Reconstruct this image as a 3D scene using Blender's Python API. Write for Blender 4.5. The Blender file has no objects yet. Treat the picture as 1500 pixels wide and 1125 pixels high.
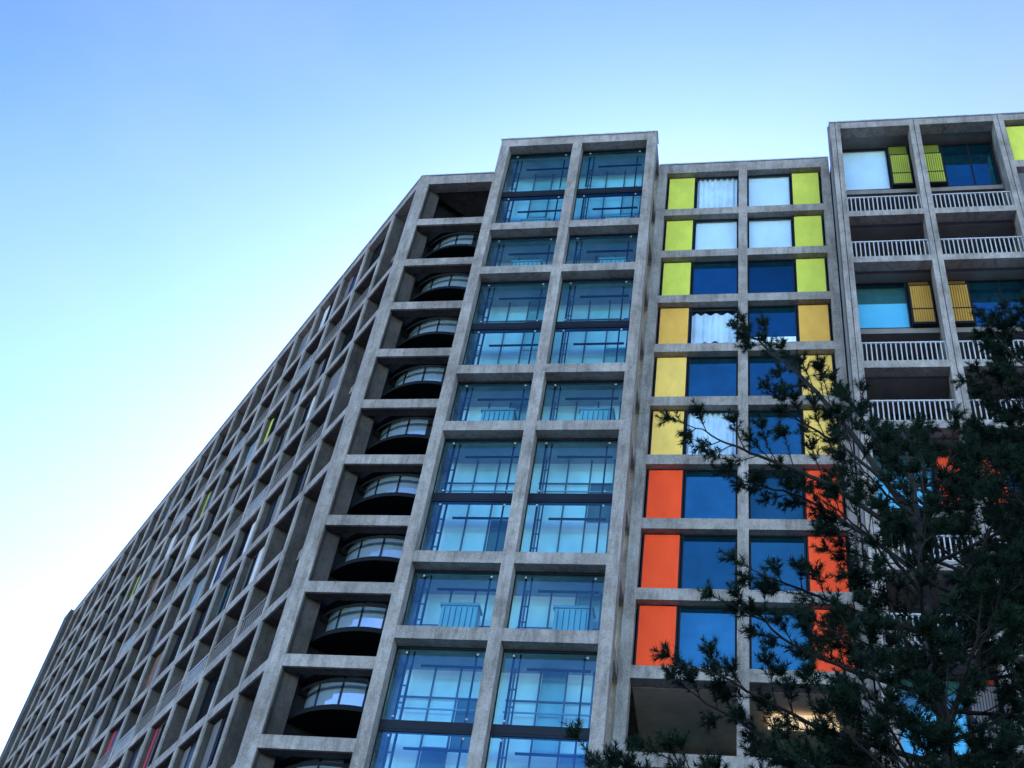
import bpy, math, random
import numpy as np
from mathutils import Vector, Matrix
random.seed(7)
C=bpy.context.scene.collection
CAMZ=1.65
# ------------------------------------------------------------------ materials
def newmat(name):
    m=bpy.data.materials.new(name); m.use_nodes=True
    nt=m.node_tree; nt.nodes.clear()
    o=nt.nodes.new('ShaderNodeOutputMaterial')
    return m,nt,o
def N(nt,t,**kw):
    n=nt.nodes.new(t)
    for k,v in kw.items(): setattr(n,k,v)
    return n
def L(nt,a,b): nt.links.new(a,b)
def noise(nt,scale,detail=4,vec=None,rough=.6):
    n=N(nt,'ShaderNodeTexNoise'); n.inputs['Scale'].default_value=scale
    n.inputs['Detail'].default_value=detail; n.inputs['Roughness'].default_value=rough
    if vec: L(nt,vec,n.inputs['Vector'])
    return n
def ramp(nt,fac,stops):
    r=N(nt,'ShaderNodeValToRGB'); e=r.color_ramp.elements
    e[0].position,e[0].color=stops[0][0],(*stops[0][1],1)
    e[1].position,e[1].color=stops[-1][0],(*stops[-1][1],1)
    for p,c in stops[1:-1]:
        x=e.new(p); x.color=(*c,1)
    L(nt,fac,r.inputs[0]); return r
def geo(nt,scale=(1,1,1)):
    g=N(nt,'ShaderNodeNewGeometry'); m=N(nt,'ShaderNodeMapping'); m.inputs['Scale'].default_value=scale
    L(nt,g.outputs['Position'],m.inputs['Vector']); return m.outputs[0]
def concrete(name,dark,light,stain=.6):
    m,nt,o=newmat(name)
    b=N(nt,'ShaderNodeBsdfPrincipled'); b.inputs['Roughness'].default_value=.9; b.inputs['Specular IOR Level'].default_value=.2
    n1=noise(nt,.6,6,geo(nt)); n2=noise(nt,19,8,geo(nt),.85)
    n3=noise(nt,4.5,6,geo(nt,(1,1,.14)),.75); n4=noise(nt,3.2,6,geo(nt),.75)
    r1=ramp(nt,n1.outputs['Fac'],[(.32,dark),(.66,light)])
    r2=ramp(nt,n2.outputs['Fac'],[(.34,(.60,.59,.58)),(.66,(1.2,1.2,1.2))])
    r3=ramp(nt,n3.outputs['Fac'],[(.36,(1-stain,1-stain,1-stain*1.03)),(.54,(1,1,1))])
    r4=ramp(nt,n4.outputs['Fac'],[(.34,(.80,.78,.75)),(.54,(1.04,1.04,1.04))])
    cur=r1.outputs[0]
    for rr in (r2,r3,r4):
        mm=N(nt,'ShaderNodeMixRGB',blend_type='MULTIPLY'); mm.inputs[0].default_value=1
        L(nt,cur,mm.inputs[1]);L(nt,rr.outputs[0],mm.inputs[2]); cur=mm.outputs[0]
    L(nt,cur,b.inputs['Base Color'])
    bp=N(nt,'ShaderNodeBump'); bp.inputs['Strength'].default_value=.5; bp.inputs['Distance'].default_value=.02
    L(nt,n2.outputs['Fac'],bp.inputs['Height']); L(nt,bp.outputs[0],b.inputs['Normal'])
    L(nt,b.outputs[0],o.inputs[0]); return m
def paint(name,col,rough=.5,var=.12,metal=0,spec=.15):
    m,nt,o=newmat(name)
    b=N(nt,'ShaderNodeBsdfPrincipled'); b.inputs['Roughness'].default_value=rough; b.inputs['Metallic'].default_value=metal
    b.inputs['Specular IOR Level'].default_value=spec
    n=noise(nt,1.6,5,geo(nt,(1,1,.5)))
    lo=tuple(c*(1-var*1.6) for c in col); hi=tuple(min(1,c*(1+var)) for c in col)
    r=ramp(nt,n.outputs['Fac'],[(.3,lo),(.7,hi)])
    L(nt,r.outputs[0],b.inputs['Base Color']); L(nt,b.outputs[0],o.inputs[0]); return m
def mirror_glass(name,base,tint,fac,warp=.02):
    m,nt,o=newmat(name)
    d=N(nt,'ShaderNodeBsdfDiffuse'); d.inputs[0].default_value=(*base,1)
    g=N(nt,'ShaderNodeBsdfGlossy'); g.inputs['Roughness'].default_value=.02
    oi=N(nt,'ShaderNodeObjectInfo')
    r=ramp(nt,oi.outputs['Random'],[(0,tuple(c*.6 for c in tint)),(1,tuple(min(1,c*1.15) for c in tint))])
    n2=noise(nt,.7,4,geo(nt)); r2=ramp(nt,n2.outputs['Fac'],[(.35,(.8,.8,.8)),(.65,(1.1,1.1,1.1))])
    mm=N(nt,'ShaderNodeMixRGB',blend_type='MULTIPLY'); mm.inputs[0].default_value=1
    L(nt,r.outputs[0],mm.inputs[1]); L(nt,r2.outputs[0],mm.inputs[2]); L(nt,mm.outputs[0],g.inputs[0])
    n=noise(nt,.8,2,geo(nt)); bp=N(nt,'ShaderNodeBump'); bp.inputs['Strength'].default_value=warp*10; bp.inputs['Distance'].default_value=.03
    L(nt,n.outputs['Fac'],bp.inputs['Height']); L(nt,bp.outputs[0],g.inputs['Normal'])
    x=N(nt,'ShaderNodeMixShader'); x.inputs[0].default_value=fac
    L(nt,d.outputs[0],x.inputs[1]);L(nt,g.outputs[0],x.inputs[2]);L(nt,x.outputs[0],o.inputs[0]); return m
def clear_glass(name,tr,tint,fac):
    m,nt,o=newmat(name)
    d=N(nt,'ShaderNodeBsdfTransparent'); d.inputs[0].default_value=(*tr,1)
    g=N(nt,'ShaderNodeBsdfGlossy'); g.inputs['Roughness'].default_value=.02; g.inputs[0].default_value=(*tint,1)
    x=N(nt,'ShaderNodeMixShader'); x.inputs[0].default_value=fac
    n=noise(nt,.5,3,geo(nt)); r=ramp(nt,n.outputs['Fac'],[(.3,(fac*.8,)*3),(.7,(fac*1.2,)*3)])
    L(nt,r.outputs[0],x.inputs[0])
    L(nt,d.outputs[0],x.inputs[1]);L(nt,g.outputs[0],x.inputs[2]);L(nt,x.outputs[0],o.inputs[0]); return m
M={}
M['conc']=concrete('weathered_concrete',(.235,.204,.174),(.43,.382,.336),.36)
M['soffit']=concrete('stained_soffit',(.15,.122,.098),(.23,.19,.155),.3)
M['reveal']=concrete('shaded_weathered_reveal',(.05,.044,.038),(.11,.096,.083),.3)  # weathered concrete, colour darkened to stand for shade in the recesses
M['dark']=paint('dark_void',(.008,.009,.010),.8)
M['steel']=paint('dark_steel',(.012,.015,.019),.4)
M['coping']=paint('metal_coping',(.55,.62,.66),.35)
M['white']=paint('grey_white_metal',(.40,.40,.395),.5)
M['lime']=paint('lime_panel',(.61,.62,.08),.6,.09)
M['ochre']=paint('ochre_panel',(.76,.40,.07),.6,.09)
M['yellow']=paint('yellow_panel',(.90,.56,.12),.6,.09)
M['red']=paint('orange_red_panel',(1.0,.080,.016),.6,.09)
M['olive']=paint('dark_lime_slats',(.14,.16,.02),.6,.1)
M['umber']=paint('dark_ochre_slats',(.18,.09,.02),.6,.1)
M['rust']=paint('dark_red_slats',(.3,.03,.012),.6,.1)
M['mlime']=paint('muted_lime_slats',(.38,.40,.05),.6,.1)
M['mochre']=paint('muted_ochre_slats',(.48,.25,.04),.6,.1)
M['brown']=paint('brown_infill_panel',(.20,.10,.06),.6,.2)
M['pink']=paint('pink_panel',(.50,.05,.07),.5)
M['greyp']=paint('grey_panel',(.15,.14,.135),.6)
M['greyr']=paint('grey_brown_wall',(.21,.188,.165),.7)
M['light']=paint('pale_panel',(.56,.55,.52),.6)
M['blind']=paint('pale_blind',(.70,.82,.87),.5,.05)
M['curtain']=paint('pale_curtain',(.72,.82,.88),.8,.15)
M['blue']=mirror_glass('blue_window_glass',(.004,.022,.036),(.10,.50,.62),.60)
M['side']=mirror_glass('grey_window_glass',(.008,.01,.014),(.62,.68,.74),.22)
M['sky']=mirror_glass('pale_curved_glass',(.34,.48,.58),(.75,.92,1.0),.55)
M['clear']=clear_glass('teal_tinted_glass',(.42,.80,.90),(.35,.8,.92),.15)
M['wclear']=clear_glass('window_clear_glass',(.9,.96,.98),(.5,.85,1.0),.12)
M['wood']=paint('beige_soffit',(.62,.50,.36),.6,.15)
m,nt,o=newmat('glowing_rear_glazing')  # rear glazing given its own glow to stand for daylight behind
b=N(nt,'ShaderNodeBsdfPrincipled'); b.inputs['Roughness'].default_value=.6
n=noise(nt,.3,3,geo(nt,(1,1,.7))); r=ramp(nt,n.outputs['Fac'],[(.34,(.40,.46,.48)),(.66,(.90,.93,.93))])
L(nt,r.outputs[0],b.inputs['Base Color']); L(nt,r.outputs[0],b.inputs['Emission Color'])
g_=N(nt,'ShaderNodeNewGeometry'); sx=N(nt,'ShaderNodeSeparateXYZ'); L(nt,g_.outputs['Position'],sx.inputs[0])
mr=N(nt,'ShaderNodeMapRange'); mr.inputs['From Min'].default_value=24; mr.inputs['From Max'].default_value=44; mr.inputs['To Min'].default_value=.28; mr.inputs['To Max'].default_value=.05  # added glow fades towards the upper lobbies
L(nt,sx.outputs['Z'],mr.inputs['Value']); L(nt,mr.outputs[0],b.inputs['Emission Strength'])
L(nt,b.outputs[0],o.inputs[0]); M['frost_glow']=m
m,nt,o=newmat('lamp_glow'); e=N(nt,'ShaderNodeEmission'); e.inputs[0].default_value=(1,.78,.48,1); e.inputs[1].default_value=1.0
L(nt,e.outputs[0],o.inputs[0]); M['lamp']=m
# ------------------------------------------------------------------ mesh builder
class MB:
    def __init__(s): s.v=[];s.f=[];s.mi=[];s.mats=[];s.smooth=[]
    def mid(s,k):
        if k not in s.mats: s.mats.append(k)
        return s.mats.index(k)
    def box(s,x0,x1,y0,y1,z0,z1,k='conc'):
        b=len(s.v); i=s.mid(k)
        s.v+=[(x0,y0,z0),(x1,y0,z0),(x1,y1,z0),(x0,y1,z0),(x0,y0,z1),(x1,y0,z1),(x1,y1,z1),(x0,y1,z1)]
        for q in ((0,3,2,1),(4,5,6,7),(0,1,5,4),(1,2,6,5),(2,3,7,6),(3,0,4,7)):
            s.f.append(tuple(b+a for a in q)); s.mi.append(i)
        return s
    def quad(s,pts,k):
        b=len(s.v); s.v+=pts; s.f.append(tuple(range(b,b+len(pts)))); s.mi.append(s.mid(k)); return s
    def disc(s,cx,cy,R,z0,z1,k,n=48,a0=0,a1=2*math.pi):
        b=len(s.v); i=s.mid(k)
        for j in range(n):
            a=a0+(a1-a0)*j/n
            s.v+=[(cx+R*math.cos(a),cy+R*math.sin(a),z0),(cx+R*math.cos(a),cy+R*math.sin(a),z1)]
        for j in range(n):
            p=b+2*j;q=b+2*((j+1)%n); s.f.append((p,q,q+1,p+1)); s.mi.append(i)
        s.f.append(tuple(b+2*j for j in reversed(range(n)))); s.mi.append(i)
        s.f.append(tuple(b+2*j+1 for j in range(n))); s.mi.append(i)
    def arcwall(s,cx,cy,R,z0,z1,k,a0,a1,n=32):
        b=len(s.v); i=s.mid(k)
        for j in range(n+1):
            a=a0+(a1-a0)*j/n
            s.v+=[(cx+R*math.cos(a),cy+R*math.sin(a),z0),(cx+R*math.cos(a),cy+R*math.sin(a),z1)]
        for j in range(n):
            p=b+2*j; s.f.append((p,p+2,p+3,p+1)); s.mi.append(i)
    def curtain(s,x0,x1,y,z0,z1,k,folds=9,amp=.05,flare=0):
        b=len(s.v); i=s.mid(k); n=folds*6
        for j in range(n+1):
            t=j/n; yy=y+amp*math.sin(t*folds*2*math.pi+1.3*math.sin(5*t))
            s.v+=[(x0+(x1-x0)*t,yy,z0+flare*math.sin(t*3.1)),(x0+(x1-x0)*t,yy,z1)]
        for j in range(n):
            p=b+2*j; s.f.append((p,p+2,p+3,p+1)); s.mi.append(i)
    def build(s,name,parent=None,base=(0,0,0),shift=True):
        xs=list(zip(*s.v))
        if shift: ox,oy,oz=(min(xs[0])+max(xs[0]))/2,(min(xs[1])+max(xs[1]))/2,min(xs[2])
        else: ox=oy=oz=0
        me=bpy.data.meshes.new(name)
        me.from_pydata([(a-ox,b-oy,c-oz) for a,b,c in s.v],[],s.f)
        for k in s.mats: me.materials.append(M[k])
        me.polygons.foreach_set('material_index',s.mi); me.update()
        ob=bpy.data.objects.new(name,me); C.objects.link(ob)
        if parent: ob.parent=parent
        ob.location=(ox-base[0],oy-base[1],oz-base[2])
        return ob
# ------------------------------------------------------------------ building layout
A0=-math.radians(15.9); CA,SA=math.cos(A0),math.sin(A0)
def sd2w(s,d): return (s*CA-d*SA, s*SA+d*CA)
DT,DY=28.58,30.24
ROOF=44.15+CAMZ
def LV(k): return 40.79-2.7*k+CAMZ
root=bpy.data.objects.new('apartment_building',None); C.objects.link(root)
rx,ry=sd2w(-4,34); root.location=(rx,ry,0); root.empty_display_size=3
root["label"]="tall concrete-framed apartment block with coloured panels and blue windows"
root["category"]="building"
def section(mb,name,s0,d0,label=None,ang=A0,world=None):
    ob=mb.build(name,root,shift=False)
    for v in ob.data.vertices: v.co.x-=s0; v.co.y-=d0
    w=world if world else sd2w(s0,d0)
    ob.location=(w[0]-rx,w[1]-ry,0); ob.rotation_euler=(0,0,ang)
    if label: ob["label"]=label
    return ob,(s0,d0,0)
BIG=[1,2,4,5,7,8,10,11,13,14]
MISS=[0,3,6,9,12,15]
T=.21
def win(sec,base,x0,x1,z0,z1,d,glass='blue',mull=None,fr=.05,label=None,deep=.06,extra=None,fm='steel'):
    mb=MB()
    mb.box(x0,x0+fr,d,d+deep,z0,z1,fm).box(x1-fr,x1,d,d+deep,z0,z1,fm)
    mb.box(x0+fr,x1-fr,d+.003,d+deep,z0,z0+fr,fm).box(x0+fr,x1-fr,d+.003,d+deep,z1-fr,z1,fm)
    for mx in (mull or []): mb.box(mx-.03,mx+.03,d+.006,d+deep,z0+fr,z1-fr,fm)
    y=d+deep*.6
    mb.quad([(x0+fr,y,z0+fr),(x1-fr,y,z0+fr),(x1-fr,y,z1-fr),(x0+fr,y,z1-fr)],glass)
    if extra: extra(mb)
    ob=mb.build('window',sec,base)
    if label: ob["label"]=label
    return ob
def panel(sec,base,x0,x1,z0,z1,d,k,name='coloured_panel'):
    mb=MB(); mb.box(x0,x1,d,d+.05,z0,z1,'steel'); mb.box(x0+.05,x1-.05,d-.02,d,z0+.05,z1-.05,k)
    return mb.build(name,sec,base)
def railing(sec,base,x0,x1,d,z0,h=1.0,k='white',name='balcony_railing',pitch=.15,bw=.02):
    mb=MB(); mb.box(x0,x1,d,d+.06,z0+h-.06,z0+h,k); mb.box(x0,x1,d,d+.06,z0+.06,z0+.11,k)
    n=int((x1-x0)/pitch); st=(x1-x0)/n
    for i in range(n+1):
        xx=x0+st*i; xx=min(max(xx,x0+bw),x1-bw)
        mb.box(xx-bw,xx+bw,d+.015,d+.045,z0+.11,z0+h-.06,k)
    return mb.build(name,sec,base)
# ---- lift tower
mb=MB(); s0,s1,sm=-10.57,-3.97,-7.27; pw=.38
piers=[(s0,s0+pw),(sm-pw/2,sm+pw/2),(s1-pw,s1)]
for a,b in piers: mb.box(a,b,DT,DT+.55,0,ROOF)
bays=[(s0+pw,sm-pw/2),(sm+pw/2,s1-pw)]
for a,b in bays:
    mb.box(a,b,DT+.02,DT+.5,ROOF-.5,ROOF-.01)
    for k in BIG: mb.box(a,b,DT+.02,DT+.5,LV(k)-T,LV(k)+T)
    for k in MISS:  mb.box(a,b,DT+.42,DT+.7,LV(k)-.13,LV(k)+.13,'steel')
TB=DT+1.75
for k in range(-1,16):
    z=LV(k) if k>=0 else ROOF-.3
    if k%3!=0: mb.box(s0+.1,s1-.12,DT+.72,TB,z-.14,z+.1,'light')
    if k>=0: mb.box(s1-.35,s1-.02,DT+.55,DY+.4,z-T,z+T)
    mb.box(s0+.02,s0+.35,DT+.55,DY+.4,z-T-.01,z+T-.02)
mb.box(s1-.35,s1-.02,DT+.55,DY+.4,ROOF-.5,ROOF-.01)
mb.box(s0+.36,s1-.36,TB,TB+.05,0,ROOF-.15,'frost_glow')
mb.box(s0+.01,s1-.01,DT+.5,TB+.1,ROOF-.14,ROOF-.02,'soffit')
mb.box(s1-.3,s1-.03,DY+.4,TB+9,0,ROOF-.1,'conc'); mb.box(s0+.03,s0+.3,DY+.4,TB+9,0,ROOF-.1,'conc')
mb.box(s0-.04,s1+.04,DT-.05,DT+.6,ROOF,ROOF+.07,'coping')
tower,tb=section(mb,'lift_tower',s0,DT,"projecting concrete lift tower with teal glazed lobbies")
for k in range(0,10):
    z0=LV(k)+T; z1=(LV(k-1)-T) if k>0 else ROOF-.5
    mb=MB(); x=s1-.2; mb.quad([(x,DT+.55,z0),(x,DY,z0),(x,DY,z1),(x,DT+.55,z1)],'wclear')
    mb.box(x-.02,x+.02,DT+1.05,DT+1.1,z0,z1,'steel'); mb.build('side_window',tower,tb)
rng=random.Random(3)
for bi,(a,b) in enumerate(bays):
    for k in range(0,11):
        zt=ROOF-.5 if k==0 else (LV(k-1)-T if (k-1) in BIG else LV(k-1)-.13)
        zb=LV(k)+T if k in BIG else LV(k)+.13
        mb=MB(); y=DT+.46
        mb.quad([(a,y,zb),(b,y,zb),(b,y,zt),(a,y,zt)],'clear')
        mb.box(a,b,y-.03,y+.03,zt-.07,zt-.001,'steel').box(a,a+.035,y-.028,y+.028,zb,zt-.07,'steel').box(b-.035,b,y-.028,y+.028,zb,zt-.07,'steel')
        for t in (.12,.88):
            for zz in (zb+.12,zt-.2):
                xx=a+(b-a)*t; mb.box(xx-.03,xx+.03,y-.02,y+.02,zz-.03,zz+.03,'white')
        mb.build('window',tower,tb)
        mb=MB(); hz=zb+(zt-zb)*(.5 if k%3 else .62)
        for t in (.06,.34,.62,.9):
            w=.022
            xx=a+(b-a)*t; mb.box(xx-w,xx+w,TB-.2,TB-.12,zb-.2,zt+.3,'greyp')
        mb.box(a,b,TB-.12,TB-.07,hz-.022,hz+.022,'greyp')
        q=[(.35,.61),(.63,.89)][(k+bi)%2]
        if rng.random()<.55:
            mb.box(a+(b-a)*q[0],a+(b-a)*q[1],TB-.06,TB-.03,zb-.1,hz if rng.random()<.5 else zt+.2,rng.choice(['greyr','light','light']))
        mb.box(a,b,TB-.24,TB-.2,zb+1.0,zb+1.04,'white')
        mb.box(a+.22,a+.28,DT+.8,DT+.88,zb-.2,zt+.3,'steel')
        mb.box(a+.42,a+.46,DT+.8,DT+.85,zb-.2,zt+.3,'steel')
        for q in range(4):
            zz=zb+.2+q*.55; mb.box(a+.28,a+.42,DT+.81,DT+.84,zz,zz+.04,'greyp')
        if k in (1,5,8,2):
            xx=a+.9+.3*bi; mb.box(xx,xx+1.1,TB-.75,TB-.3,zb+.4,zb+1.4,'light'); mb.box(xx-.05,xx+1.15,TB-.8,TB-.26,zb+1.4,zb+1.48,'white')
            for q in range(6): mb.box(xx+.1+q*.17,xx+.12+q*.17,TB-.78,TB-.75,zb+.45,zb+1.35,'greyp')
        mb.box(a+.6,b-.3,DT+1.1,DT+1.16,zt-.22,zt-.16,'steel')
        mb.box(b-.5,b-.45,DT+.9,DT+.95,zb-.2,zt+.3,'steel')
        mb.build('lobby_steelwork',tower,tb)
# ---- coloured wing
mb=MB(); q0,qm,q1=s1,-.47,3.02
pc=[(q0+.002,q0+.35),(qm-.17,qm+.17),(q1-.33,q1)]
for a,b in pc: mb.box(a,b,DY,DY+.5,0,ROOF-.02)
wb=[(pc[0][1],pc[1][0]),(pc[1][1],pc[2][0])]
for a,b in wb:
    mb.box(a,b,DY+.015,DY+.5,ROOF-.62,ROOF-.03)
    for k in range(0,16): mb.box(a,b,DY+.015,DY+.5,LV(k)-T,LV(k)+T)
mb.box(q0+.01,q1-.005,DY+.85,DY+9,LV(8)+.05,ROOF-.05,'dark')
mb.box(q0+.01,q1-.005,DY+.5,DY+.85,ROOF-.2,ROOF-.04,'soffit')
mb.box(q0+.01,q1-.005,DY+.5,DY+4,LV(8)-.1,LV(8)+.04,'soffit')
mb.box(q0+.01,q1-.005,DY+4,DY+9,0,LV(8)+.04,'greyp')
mb.box(q0+.38,q1-.36,DY+.5,DY+4,LV(8)-.22,LV(8)-.12,'wood')
mb.box(q0+.01,q1-.005,DY+.5,DY+4,LV(9)-.2,LV(9)+.1,'soffit')
mb.box(q0+.0,q1+.0,DY-.04,DY+.5,ROOF-.018,ROOF+.05,'coping')
cw,cb=section(mb,'coloured_wing',q0,DY,"recessed concrete bays with lime, ochre, yellow and orange-red panels")
rowc=['lime','lime','lime','ochre','yellow','yellow','red','red','red']
left=['curtain','blind','blue','drape','blue','sidec','blue','blue','blue']
right=['blind','blind','blue','half','blue','blue','blue','blue','blue']
for k in range(9):
    z0=LV(k)+T; z1=(LV(k-1)-T) if k>0 else ROOF-.62
    d=DY+.3
    for bi,(a,b) in enumerate(wb):
        w=b-a; pwid=w*(.385 if k<6 else .40)
        if bi==0: px0,px1,gx0,gx1=a+.06,a+.06+pwid,a+.09+pwid,b-.02
        else: px0,px1,gx0,gx1=b-.06-pwid,b-.06,a+.02,b-.09-pwid
        panel(cw,cb,px0,px1,z0,z1,d-.01,rowc[k])
        kind=(left if bi==0 else right)[k]
        gl='blue' if kind in('blue','half') else 'wclear'
        def ex(mb,kind=kind,gx0=gx0,gx1=gx1,z0=z0,z1=z1,d=d):
            y=d+.14
            if kind=='curtain': mb.curtain(gx0,gx1,y,z0,z1,'curtain',8)
            elif kind=='blind': mb.box(gx0,gx1,y,y+.02,z0,z1,'blind')
            elif kind=='half': mb.box(gx0+.05,gx1-.05,d+.02,d+.03,z0+.05,z0+.6,'blind')
            elif kind=='drape': mb.curtain(gx0,gx1,y,z0+.25,z1-.25,'curtain',5,.06,.25)
            elif kind=='sidec': mb.curtain(gx0+(gx1-gx0)*.0,gx1,y,z0,z1,'curtain',10,.06)
        win(cw,cb,gx0,gx1,z0,z1,d,gl,extra=None if kind=='blue' else ex)
for bi,(a,b) in enumerate(wb):
    win(cw,cb,a+.3,b-.3,LV(9)+.3,LV(8)-.35,DY+3.9,'blue',mull=[(a+b)/2])
a,b=wb[1]
mb=MB(); w0=.5
mb.box(a+w0,b-w0,DY+1.5,DY+2.3,LV(8)-.34,LV(8)-.30,'lamp')
mb.box(a+w0+.1,a+w0+.13,DY+1.82,DY+1.85,LV(8)-.30,LV(8)-.22,'steel').box(b-w0-.13,b-w0-.1,DY+1.82,DY+1.85,LV(8)-.30,LV(8)-.22,'steel')
mb.build('ceiling_lamp',cw,cb)
# ---- curved stair bay
mb=MB(); t0,t1=-14.42,s0
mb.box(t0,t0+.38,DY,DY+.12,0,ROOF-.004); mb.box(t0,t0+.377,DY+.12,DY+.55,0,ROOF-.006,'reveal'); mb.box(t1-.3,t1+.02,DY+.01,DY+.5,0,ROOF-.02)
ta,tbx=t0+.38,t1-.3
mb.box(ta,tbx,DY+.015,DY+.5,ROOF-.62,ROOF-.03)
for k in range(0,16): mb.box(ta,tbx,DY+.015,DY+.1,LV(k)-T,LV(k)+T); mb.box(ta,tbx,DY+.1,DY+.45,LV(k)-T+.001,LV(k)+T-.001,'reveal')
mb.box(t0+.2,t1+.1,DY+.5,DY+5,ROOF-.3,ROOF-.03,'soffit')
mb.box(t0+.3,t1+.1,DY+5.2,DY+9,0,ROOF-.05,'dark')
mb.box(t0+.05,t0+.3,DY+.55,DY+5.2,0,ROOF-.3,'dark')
mb.box(t1-.1,t1+.3,DY+.5,DY+5,0,ROOF-.1,'steel')
mb.box(ta,tbx,DY+3.6,DY+3.7,LV(0),ROOF-.62,'soffit')
mb.box(t0-.03,t1,DY-.04,DY+.5,ROOF-.002,ROOF+.055,'coping')
sb,sbb=section(mb,'stair_bay',t0,DY,"open concrete stair bay with curved black landings")
cx,R=-12.0,2.45; cy=DY+.2+R
srng=random.Random(21)
for k in range(0,11):
    zf=LV(k+1)+T
    mb=MB(); zd=zf+1.0
    mb.disc(cx,cy,R,zd,zd+.12,'dark',64)
    mb.arcwall(cx,cy,R-.05,zd+.12,zd+.2,'dark',0,2*math.pi,64)
    mb.arcwall(cx,cy,R-.12,zd+.98,zd+1.10,'dark',0,2*math.pi,64)
    mb.disc(cx,cy,R-.13,zd+1.36,zd+1.40,'dark',64)
    mb.arcwall(cx,cy,R-.12,zd+1.28,zd+1.40,'dark',0,2*math.pi,64)
    mb.build('curved_landing',sb,sbb)
    mb=MB(); mb.arcwall(cx,cy,R-.42,zd+.12,zd+1.36,'sky',math.pi*.9,2.1*math.pi)
    off=srng.uniform(-.03,.03)
    for j in range(7):
        a=math.pi*(1.06+off+j*.135); x=cx+(R-.40)*math.cos(a); y=cy+(R-.40)*math.sin(a)
        w=(.16 if j in (1,4) else .025)
        mb.box(x-w,x+w,y-.02,y+.02,zd+.12,zd+1.36,'steel')
    mb.build('curved_window',sb,sbb)
# ---- balcony wing
mb=MB(); r0=3.02; P=3.3
pcs=[r0+.20,6.27,9.45,12.65,15.85,19.05]
for i,c in enumerate(pcs):
    mb.box(c-.19,c-.012,DT,DT+.6,0,ROOF); mb.box(c+.012,c+.19,DT,DT+.6,0,ROOF)
    mb.box(c-.012,c+.012,DT+.03,DT+.6,0,ROOF-.01,'dark')
    mb.box(c-.12,c+.12,DT+.6,DT+2.4,0,ROOF-.1,'soffit')
rb=[(pcs[i]+.19,pcs[i+1]-.19) for i in range(5)]
for i,(a,b) in enumerate(rb):
    mb.box(a,b,DT+.02,DT+.5,ROOF-.4,ROOF-.01)
    if i<2:
        for k in range(16):
            if k in BIG:
                mb.box(a,b,DT+.02,DT+.45,LV(k)-.2,LV(k)+.12)
                mb.box(a-.1,b+.1,DT+.62,DT+2.4,LV(k)-.18,LV(k)+.05,'greyr')
            else:
                mb.box(a-.1,b+.1,DT+1.0,DT+2.4,LV(k)-.2,LV(k)+.05,'greyr')
        mb.box(a-.1,b+.1,DT+.5,DT+2.4,ROOF-.3,ROOF-.03,'greyr')
    else:
        for k in range(16): mb.box(a,b,DT+.02,DT+.45,LV(k)-T,LV(k)+T)
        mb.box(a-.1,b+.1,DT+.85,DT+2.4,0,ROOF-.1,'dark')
mb.box(r0+.01,pcs[-1]+.2,DT+2.4,DT+10,0,ROOF-.02,'greyr')
mb.box(r0-.04,pcs[-1]+.3,DT-.05,DT+.6,ROOF,ROOF+.06,'coping')
mb.box(r0-.1,r0-.02,DT+.1,DT+.18,0,ROOF-.1,'greyp')
bw,bb=section(mb,'balcony_wing',r0,DT,"concrete balcony bays with pale railings and slatted screens")
acc={0:('olive','mlime'),3:('umber','mochre'),6:('rust','red'),9:('rust','greyp')}
for i,(a,b) in enumerate(rb[:2]):
    for k in range(0,10):
        if k in MISS:
            zt=LV(k-1)-T if k>0 else ROOF-.45; z0=LV(k)+.05; d=DT+1.0
            w=b-a; sw=w*.3
            if i==0: g0,g1,c0,c1=a,b-sw-.03,b-sw,b-.02
            else: g0,g1,c0,c1=a+sw+.03,b,a+.02,a+sw
            blind=(i==0)
            def ex(mb,g0=g0,g1=g1,z0=z0,zt=zt,d=d,k=k):
                hh=(zt-z0)*(1 if k==0 else .6)
                mb.box(g0,g1,d+.15,d+.17,z0,z0+hh,'blind')
                if k: mb.box(g0,g1,d+.22,d+.24,z0+hh,zt,'greyr')
            win(bw,bb,g0,g1,z0,zt,d,'wclear' if blind and k==0 else ('clear' if blind else 'blue'),extra=ex if blind else None,mull=[] if i==0 else [g1-.9])
            panel(bw,bb,c0,c1,z0,zt,d-.02,acc[k][0])
            mb=MB(); zb=z0; zh=z0+2.0; y=d-.20
            mb.box(c0,c1,y,d-.06,zb,zb+.04,'steel')
            for zz in (zb+.04,zb+.75,zh): mb.box(c0,c1,y-.01,y+.03,zz,zz+.05,'steel')
            mb.box(c0,c0+.04,y,y+.04,zb+.09,zh,'steel');mb.box(c1-.04,c1,y,y+.04,zb+.09,zh,'steel')
            n=9
            for j in range(n):
                xx=c0+.06+(c1-c0-.17)*j/(n-1); mb.box(xx,xx+.055,y+.001,y+.028,zb+.09,zh,acc[k][1])
            mb.build('slatted_screen',bw,bb)
        else:
            z0=LV(k)+.05; zt=LV(k-1)-.2
            railing(bw,bb,a,b,DT+.12,LV(k)+.12,1.0)
            d=DT+2.2
            win(bw,bb,a+1.0,b-.3,z0,zt,d,'side',mull=[a+1.9])
for i,(a,b) in enumerate(rb[2:]):
    for k in range(0,9 if i==0 else 4):
        z0=LV(k)+T; zt=LV(k-1)-T if k>0 else ROOF-.45; d=DT+.3; w=b-a
        pwid=w*.4
        panel(bw,bb,a+.05,a+.05+pwid,z0,zt,d-.01,rowc[k] if k!=1 else 'greyp')
        win(bw,bb,a+.08+pwid,b-.02,z0,zt,d,'blue')
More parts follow.
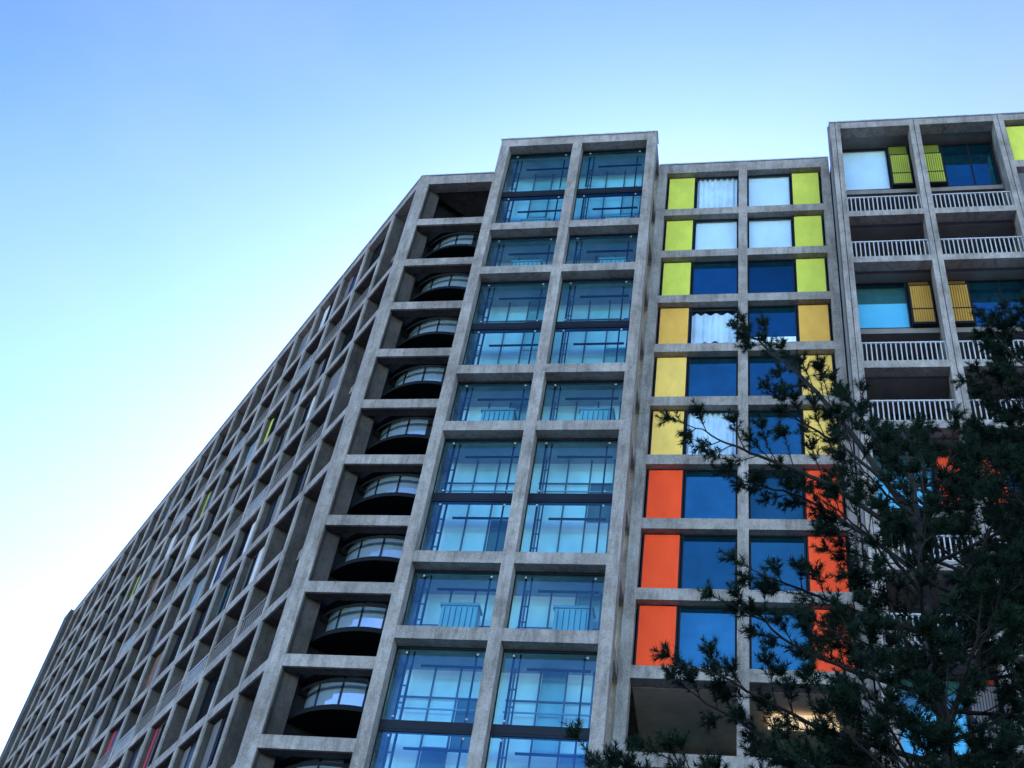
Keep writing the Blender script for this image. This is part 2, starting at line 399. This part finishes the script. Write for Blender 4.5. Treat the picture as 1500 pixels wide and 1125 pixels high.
# ---- long receding wing (its own axis)
A1=-math.radians(63.2)
corner=sd2w(t0,DY)
c1,s1_=math.cos(A1),math.sin(A1)
mb=MB(); NB=19; LEN=46.5; P=LEN/NB; PH=.12
for i in range(NB+1):
    x=-P*i; x1=x if i==0 else x+PH; x0=x-.38 if i==0 else x-PH
    rt=ROOF-.006 if i else ROOF-.012
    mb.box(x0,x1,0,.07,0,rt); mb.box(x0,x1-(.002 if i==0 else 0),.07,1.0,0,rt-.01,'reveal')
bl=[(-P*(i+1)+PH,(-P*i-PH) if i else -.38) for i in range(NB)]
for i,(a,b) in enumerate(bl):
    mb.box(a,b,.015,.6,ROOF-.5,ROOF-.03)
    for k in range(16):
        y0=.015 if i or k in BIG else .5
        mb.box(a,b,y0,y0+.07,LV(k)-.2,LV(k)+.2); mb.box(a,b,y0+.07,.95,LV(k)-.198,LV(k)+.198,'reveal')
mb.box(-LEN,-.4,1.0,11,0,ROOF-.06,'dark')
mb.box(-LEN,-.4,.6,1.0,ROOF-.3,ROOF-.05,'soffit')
mb.box(-LEN,.02,-.05,.6,ROOF-.001,ROOF+.07,'coping')
mb.box(-LEN-1.6,-LEN-.18,-.25,9,0,ROOF+.1,'reveal')
lw,lb=section(mb,'long_wing',0,0,"long receding concrete grid facade of recessed windows",ang=A1,world=corner)
rng=random.Random(11)
STW=MB(); STP=MB()
ACC={(4,2):'lime',(7,2):'mlime',(11,2):'mlime',(4,8):'pink',(7,7):'pink',(4,5):'light'}
def leftcell(sec,base,a,b,k,i,indiv):
    z0=LV(k)+.2; zt=(LV(k-1)-.2) if k>0 else ROOF-.5
    deck=(k%3==1)
    d=.85 if deck else (.30 if rng.random()<.8 else .6)
    if (i,k) in ACC: d=.26
    sp=a+(b-a)*rng.choice([.3,.35,.6])
    if (i,k) in ACC: sp=a+.42
    for h,(p,q) in enumerate(((a,sp-.03),(sp+.03,b))):
        pk=rng.choices(['greyp','light','steel','brown',None],[.10,.05,.24,.03,.58])[0]
        if h==0 and (i,k) in ACC: pk=ACC[(i,k)]
        g=rng.choices(['side','blue','sky'],[.90,.03,.07])[0]
        if pk is None:
            if indiv: win(sec,base,p+.01,q-.01,z0,zt,d,g,fm=rng.choice(['steel','steel','greyp']))
            else: STW.quad([(p,d,z0),(q,d,z0),(q,d,zt),(p,d,zt)],g); STW.box(q-.06,q,d-.04,d,z0,zt,'greyp')
        else:
            if indiv: panel(sec,base,p+.02,q-.02,z0,zt,d,pk)
            else: STP.box(p,q,d-.03,d,z0,zt,pk)
    return deck
for i in range(NB):
    a,b=bl[i]
    kmax=min(11,int((44-(13+.38*P*i))/2.7)+1)
    for k in range(kmax):
        if i==0:
            z0=LV(k)+.2; zt=(LV(k-1)-.2) if k>0 else ROOF-.5
            win(lw,lb,a+.02,b-1.1,z0,zt,.85,'side',mull=[a+.4])
            panel(lw,lb,b-1.06,b-.02,z0,zt,.8,'light' if k%3!=1 and k>4 else 'dark')
            continue
        if leftcell(lw,lb,a,b,k,i,i<5) and i<10:
            railing(lw,lb,a,b,.05,LV(k)+.2,.85,'greyr' if i%3 else 'white',pitch=.22)
o1=STW.build('window',lw,lb); o1["kind"]="stuff"
o2=STP.build('coloured_panel',lw,lb); o2["kind"]="stuff"
# ------------------------------------------------------------------ trees
m,nt,o=newmat('pine_needles')
b=N(nt,'ShaderNodeBsdfPrincipled'); b.inputs['Roughness'].default_value=.75; b.inputs['Specular IOR Level'].default_value=.08
n=noise(nt,1.5,4,geo(nt)); r=ramp(nt,n.outputs['Fac'],[(.35,(.005,.013,.009)),(.65,(.015,.031,.017))])
L(nt,r.outputs[0],b.inputs['Base Color'])
L(nt,b.outputs[0],o.inputs[0]); M['needle']=m
m,nt,o=newmat('pine_bark')
b=N(nt,'ShaderNodeBsdfPrincipled'); b.inputs['Roughness'].default_value=.95
n=noise(nt,14,6,geo(nt,(1,1,.3)),.7); r=ramp(nt,n.outputs['Fac'],[(.35,(.008,.007,.006)),(.65,(.026,.019,.015))])
L(nt,r.outputs[0],b.inputs['Base Color']); bp=N(nt,'ShaderNodeBump'); bp.inputs['Strength'].default_value=.8
L(nt,n.outputs['Fac'],bp.inputs['Height']);L(nt,bp.outputs[0],b.inputs['Normal']);L(nt,b.outputs[0],o.inputs[0]); M['bark']=m
class Tree:
    def __init__(s,seed): s.r=np.random.RandomState(seed); s.tv=[];s.tf=[];s.nv=[];s.nn=0
    def tube(s,pts,r0,r1,n=6):
        b=len(s.tv); pts=[np.array(p,float) for p in pts]; m=len(pts)
        for i,p in enumerate(pts):
            d=pts[min(i+1,m-1)]-pts[max(i-1,0)]; d/=np.linalg.norm(d)+1e-9
            a=np.cross(d,[.31,.2,.93]); a/=np.linalg.norm(a)+1e-9; c=np.cross(d,a)
            r=r0+(r1-r0)*i/(m-1)
            for j in range(n):
                t=2*math.pi*j/n; s.tv.append(tuple(p+r*(math.cos(t)*a+math.sin(t)*c)))
        for i in range(m-1):
            for j in range(n):
                p=b+i*n+j;q=b+i*n+(j+1)%n; s.tf.append((p,q,q+n,p+n))
    def shoot(s,p,d,Ln,N=34):
        r=s.r; d=d/np.linalg.norm(d); N=int(N*1.15)
        t=r.rand(N)**.8; base=p+np.outer(t*Ln,d)
        v=r.randn(N,3); v-=np.outer(v@d,d); v/=np.linalg.norm(v,axis=1)[:,None]+1e-9
        nd=d*(.4+.45*t[:,None])+v*.8+np.array([0,0,.12]); nd/=np.linalg.norm(nd,axis=1)[:,None]
        ln=(.042+.036*r.rand(N))[:,None]
        side=np.cross(nd,r.randn(N,3)); side/=np.linalg.norm(side,axis=1)[:,None]+1e-9
        w=.0042
        tri=np.stack([base-side*w,base+side*w,base+nd*ln],1)
        s.nv.append(tri.reshape(-1,3)); s.nn+=N
    def limb(s,pts,r0,dens=1.,bare=.25,sub=.75):
        r=s.r; P=[np.array(p,float) for p in pts]
        Q=[]; m=len(P); seg=10
        for i in range(m-1):
            p0=P[max(i-1,0)];p1=P[i];p2=P[i+1];p3=P[min(i+2,m-1)]
            for j in range(seg):
                t=j/seg; Q.append(.5*((2*p1)+(-p0+p2)*t+(2*p0-5*p1+4*p2-p3)*t*t+(-p0+3*p1-3*p2+p3)*t**3))
        Q.append(P[-1]); Q=np.array(Q); wob=np.cumsum(r.randn(len(Q),3)*.015,0); wob*=np.linspace(0,1,len(Q))[:,None]; Q=Q+wob
        s.tube(Q,r0,.007)
        Ls=np.linalg.norm(np.diff(Q,axis=0),axis=1); cum=np.concatenate([[0],np.cumsum(Ls)]); tot=cum[-1]
        x=tot*bare; sg=1
        while x<tot:
            i=min(np.searchsorted(cum,x),len(Q)-1); i=max(i,1)
            p=Q[i]; d=Q[i]-Q[i-1]; d/=np.linalg.norm(d)+1e-9
            side=np.cross(d,[0,0,1.]); side/=np.linalg.norm(side)+1e-9
            fr=x/tot
            bl=sub*(1.05-fr)*(.6+.7*r.rand())+.14
            bd=d*(.55+.4*r.rand())+side*sg*(.5+.5*r.rand())+np.array([0,0,.45*r.rand()-.1]); bd/=np.linalg.norm(bd)
            s.branchlet(p,bd,bl,dens); sg=-sg if r.rand()<.8 else sg
            x+=(.09+.10*r.rand())/dens
        s.branchlet(Q[-1],Q[-1]-Q[-3],.3,dens)
    def whorl(s,p,v,n,ln,N):
        r=s.r
        a=np.cross(v,r.randn(3)); a/=np.linalg.norm(a); b=np.cross(v,a); b/=np.linalg.norm(b)
        for j in range(n):
            t=2*math.pi*(j+r.rand()*.6)/n
            s.shoot(p,v*.7+(a*math.cos(t)+b*math.sin(t))*.75+np.array([0,0,.3]),ln*(.7+.6*r.rand()),N)
    def branchlet(s,p,d,ln,dens):
        r=s.r; d=d/np.linalg.norm(d); n=max(3,int(ln/.1)); pts=[p]; dd=d.copy()
        for i in range(n):
            dd=dd+r.randn(3)*.09+np.array([0,0,.035]); dd/=np.linalg.norm(dd); pts.append(pts[-1]+dd*ln/n)
        s.tube(pts,.008,.003,3)
        for i in range(1,len(pts)):
            if i<len(pts)*.35 : continue
            q=pts[i]; v=pts[i]-pts[i-1]; v/=np.linalg.norm(v)
            s.shoot(pts[i-1],v,ln/n,26)
            if r.rand()<.78: s.whorl(q,v,3,.11,34)
        v=pts[-1]-pts[-2]; v/=np.linalg.norm(v)
        s.whorl(pts[-1],v,5,.12,44); s.shoot(pts[-1],v,.16,50)
    def finish(s,name,base,label):
        e=bpy.data.objects.new(name,None); C.objects.link(e); e.location=base
        e["label"]=label; e["category"]="tree"; e["group"]="pine trees beside the block"
        me=bpy.data.meshes.new('trunk'); me.from_pydata([tuple(np.array(v)-base) for v in s.tv],[],s.tf)
        me.materials.append(M['bark']); me.polygons.foreach_set('use_smooth',[True]*len(me.polygons))
        t=bpy.data.objects.new('trunk',me); C.objects.link(t); t.parent=e
        V=np.concatenate(s.nv)-np.array(base); nt_=len(V)//3
        me=bpy.data.meshes.new('crown'); me.vertices.add(len(V)); me.vertices.foreach_set('co',V.ravel().astype(np.float32))
        me.loops.add(len(V)); me.loops.foreach_set('vertex_index',np.arange(len(V),dtype=np.int32))
        me.polygons.add(nt_); me.polygons.foreach_set('loop_start',np.arange(0,len(V),3,dtype=np.int32))
        me.update(calc_edges=True); me.materials.append(M['needle'])
        c=bpy.data.objects.new('crown',me); C.objects.link(c); c.parent=e
        print(name,nt_)
Z=CAMZ
T1=Tree(5)
tr1=[(4.62,9.9,-Z),(4.66,9.9,2),(4.58,9.85,5),(4.5,9.8,7.2),(4.51,9.8,8.95),(4.62,10,10.0),(4.7,10.3,10.5)]
def up(l): return [(a,b,c+Z) for a,b,c in l]
T1.tube(up(tr1[:5]),.085,.045,10); T1.limb(up(tr1[4:]),.045,.9,.1,.45)
def ontrunk(tr,z):
    for i in range(len(tr)-1):
        if tr[i][2]<=z<=tr[i+1][2]:
            t=(z-tr[i][2])/(tr[i+1][2]-tr[i][2]); return tuple(tr[i][j]+(tr[i+1][j]-tr[i][j])*t for j in range(3))
    return tr[-1]
EX=[(8.7,[(3.75,9.9,10.2),(3.2,10.0,11.0),(2.8,10.2,11.55)],.045,.3),
    (8.4,[(3.5,9.7,8.95),(2.7,9.65,9.2),(2.1,9.6,9.35)],.035,.35),
    (8.9,[(3.7,9.8,9.6),(2.95,9.7,9.75)],.03,.35),
    (8.0,[(3.6,10.1,8.9),(2.85,10.3,9.25)],.03,.35),
    (7.3,[(3.7,9.5,7.2),(2.8,9.2,7.3)],.03,.3),
    (6.6,[(3.5,9.7,6.7),(2.6,9.6,7.05)],.03,.25),
    (5.9,[(3.4,9.6,5.9),(2.1,9.4,6.2)],.035,.3),
    (5.3,[(3.2,9.8,5.6),(2.1,9.9,6.1)],.035,.3),
    (4.4,[(3.2,9.5,4.6),(2.0,9.4,4.8),(1.35,9.3,5.0)],.035,.25),
    (4.6,[(3.2,9.7,5.0),(1.9,9.7,5.4)],.035,.25),
    (4.0,[(3.4,9.3,4.3),(2.3,9.1,4.7)],.035,.2),
    (5.0,[(3.9,9.3,5.2),(3.1,9.0,5.6)],.03,.15),
    (5.6,[(3.9,9.4,5.5),(3.0,9.2,5.3)],.03,.15),
    (6.3,[(4.0,9.2,6.4),(3.3,8.9,6.6)],.03,.2),
    (7.7,[(4.0,9.4,7.9),(3.3,9.1,8.1)],.03,.2),
    (8.0,[(4.3,9.2,8.2),(4.15,8.8,8.6)],.03,.15),(6.9,[(4.1,9.0,7.1),(4.0,8.6,7.4)],.03,.15),(7.4,[(4.7,9.1,7.7),(4.8,8.6,8.0)],.03,.15),(6.2,[(4.5,9.1,6.4),(4.55,8.5,6.8)],.03,.15),(5.4,[(4.2,9.0,5.5),(4.1,8.5,5.9)],.03,.15),(5.1,[(4.7,9.0,5.4),(4.8,8.5,5.8)],.03,.15),(4.6,[(4.3,9.0,4.8),(4.3,8.5,5.2)],.03,.15),(3.9,[(4.2,9.1,4.1),(4.0,8.6,4.4)],.03,.15),
    (9.4,[(4.4,10.4,10.5),(4.25,10.6,11.2)],.03,.3)]
for z,pts,r0,bare in EX: T1.limb([tuple(np.array(ontrunk(tr1,z))+[0,0,Z])]+up(pts),r0,1.08,bare,.58)
def fill(Tt,tr,zs,azr,lr,seed,top,dens=1.0):
    r=random.Random(seed)
    for z in zs:
        p=np.array(ontrunk(tr,z))+[0,0,Z]; az=math.radians(r.uniform(*azr)); l=r.uniform(*lr)*min(1,(top-z)/3.0+.3)
        rise=l*r.uniform(.1,.5); e=p+np.array([math.sin(az)*l,math.cos(az)*l,rise]); mdl=p+(e-p)*.5+np.array([0,0,-.1])
        Tt.limb([tuple(p),tuple(mdl),tuple(e)],.025,dens,.18,.65)
fill(T1,tr1,[3.0+.165*i for i in range(40)],(20,250),(1.0,1.9),2,10.5)
T1.finish('pine_tree',(4.62,9.9,0),"dark green pine with long branches reaching over the facade")
T2=Tree(9)
tr2=[(6.4,9.4,-Z),(6.4,9.4,3),(6.35,9.3,7),(6.4,9.2,9.0),(6.35,9.2,10.8),(6.3,9.2,11.8)]
T2.tube(up(tr2[:5]),.14,.06,10); T2.limb(up(tr2[3:]),.06,.9,.1,.5)
for z,pts in [(9.4,[(5.8,9.0,10.3),(5.3,9.0,11.0)]),(9.9,[(5.9,9.1,11.0),(5.65,9.0,11.5)]),(8.7,[(5.8,9.4,9.4),(5.3,9.5,10.0)]),(8,[(5.7,9.2,8.5),(5.1,9.1,9.0)]),(7.2,[(5.7,9.1,7.5),(5.0,9.0,7.9)]),(6.5,[(5.7,9.2,6.9),(5.0,9.2,7.3)])]:
    T2.limb([tuple(np.array(ontrunk(tr2,z))+[0,0,Z])]+up(pts),.03,1.0,.2,.58)
fill(T2,tr2,[2.8+.15*i for i in range(30)],(190,340),(1.1,1.9),14,11.8)
fill(T2,tr2,[7.1+.25*i for i in range(18)],(180,350),(1.0,1.7),4,11.8)
T2.finish('pine_tree',(6.4,9.4,0),"dense dark pine standing close beside the balconies")
# ------------------------------------------------------------------ ground
m,nt,o=newmat('paved_ground')
b=N(nt,'ShaderNodeBsdfPrincipled'); b.inputs['Roughness'].default_value=.95
n=noise(nt,.6,8,geo(nt)); r=ramp(nt,n.outputs['Fac'],[(.35,(.15,.138,.122)),(.65,(.24,.226,.20))])
L(nt,r.outputs[0],b.inputs['Base Color']);L(nt,b.outputs[0],o.inputs[0]); M['grass']=m
mb=MB(); mb.quad([(-1500,-1500,0),(1500,-1500,0),(1500,1500,0),(-1500,1500,0)],'grass'); g=mb.build('ground'); g["kind"]="structure"
# ------------------------------------------------------------------ sky (with thin high haze), sun
w=bpy.data.worlds.new("World"); bpy.context.scene.world=w; w.use_nodes=True
nt=w.node_tree; bg=nt.nodes['Background']
sky=nt.nodes.new('ShaderNodeTexSky'); sky.sky_type='NISHITA'; sky.sun_disc=False
SE,SAZ=34,12
sky.sun_elevation=math.radians(SE); sky.sun_rotation=math.radians(SAZ); sky.air_density=1.0; sky.dust_density=.45; sky.ozone_density=1.6
hs=nt.nodes.new('ShaderNodeHueSaturation'); hs.inputs['Saturation'].default_value=.97; hs.inputs['Value'].default_value=.33; hs.inputs['Hue'].default_value=.509
gm=nt.nodes.new('ShaderNodeGamma'); gm.inputs[1].default_value=2.15
h2=nt.nodes.new('ShaderNodeHueSaturation'); h2.inputs['Value'].default_value=8.7
tc=nt.nodes.new('ShaderNodeTexCoord'); mp=nt.nodes.new('ShaderNodeMapping'); mp.inputs['Scale'].default_value=(1.3,1.0,2.2)
nt.links.new(tc.outputs['Generated'],mp.inputs['Vector'])
cn=nt.nodes.new('ShaderNodeTexNoise'); cn.inputs['Scale'].default_value=1.6; cn.inputs['Detail'].default_value=6; cn.inputs['Roughness'].default_value=.5
nt.links.new(mp.outputs[0],cn.inputs['Vector'])
cr=nt.nodes.new('ShaderNodeMapRange'); cr.inputs['From Min'].default_value=.45; cr.inputs['From Max'].default_value=.72; cr.inputs['To Min'].default_value=.01; cr.inputs['To Max'].default_value=.28
nt.links.new(cn.outputs['Fac'],cr.inputs['Value'])
mx=nt.nodes.new('ShaderNodeMixRGB'); mx.inputs[2].default_value=(5.7,6.1,6.5,1)
nt.links.new(cr.outputs[0],mx.inputs[0])
nt.links.new(sky.outputs[0],hs.inputs['Color']); nt.links.new(hs.outputs[0],gm.inputs[0]); nt.links.new(gm.outputs[0],h2.inputs['Color']); nt.links.new(h2.outputs[0],mx.inputs[1]); nt.links.new(mx.outputs[0],bg.inputs[0]); bg.inputs[1].default_value=.15
sd=bpy.data.lights.new('sun','SUN'); sd.energy=5; sd.angle=math.radians(.5); sd.color=(1,.95,.87)
so=bpy.data.objects.new('sun',sd); C.objects.link(so)
v=Vector((math.sin(math.radians(SAZ))*math.cos(math.radians(SE)),math.cos(math.radians(SAZ))*math.cos(math.radians(SE)),math.sin(math.radians(SE))))
so.rotation_euler=v.to_track_quat('Z','Y').to_euler(); so.location=v*100
# ------------------------------------------------------------------ camera
th=math.radians(44.5); ro=math.radians(10.62)
X=Vector((1,0,0)); U0=Vector((0,-math.sin(th),math.cos(th))); F=Vector((0,math.cos(th),math.sin(th)))
Rr=math.cos(ro)*X+math.sin(ro)*U0; Uu=-math.sin(ro)*X+math.cos(ro)*U0
cam=bpy.data.cameras.new('camera'); cam.lens=43.2; cam.sensor_width=36; cam.clip_end=4000
co=bpy.data.objects.new('camera',cam); C.objects.link(co)
mt=Matrix((Rr,Uu,-F)).transposed().to_4x4(); mt.translation=(0,0,CAMZ); co.matrix_world=mt
bpy.context.scene.camera=co
sc=bpy.context.scene; sc.view_settings.view_transform='Standard'; sc.view_settings.look='None'; sc.view_settings.exposure=0
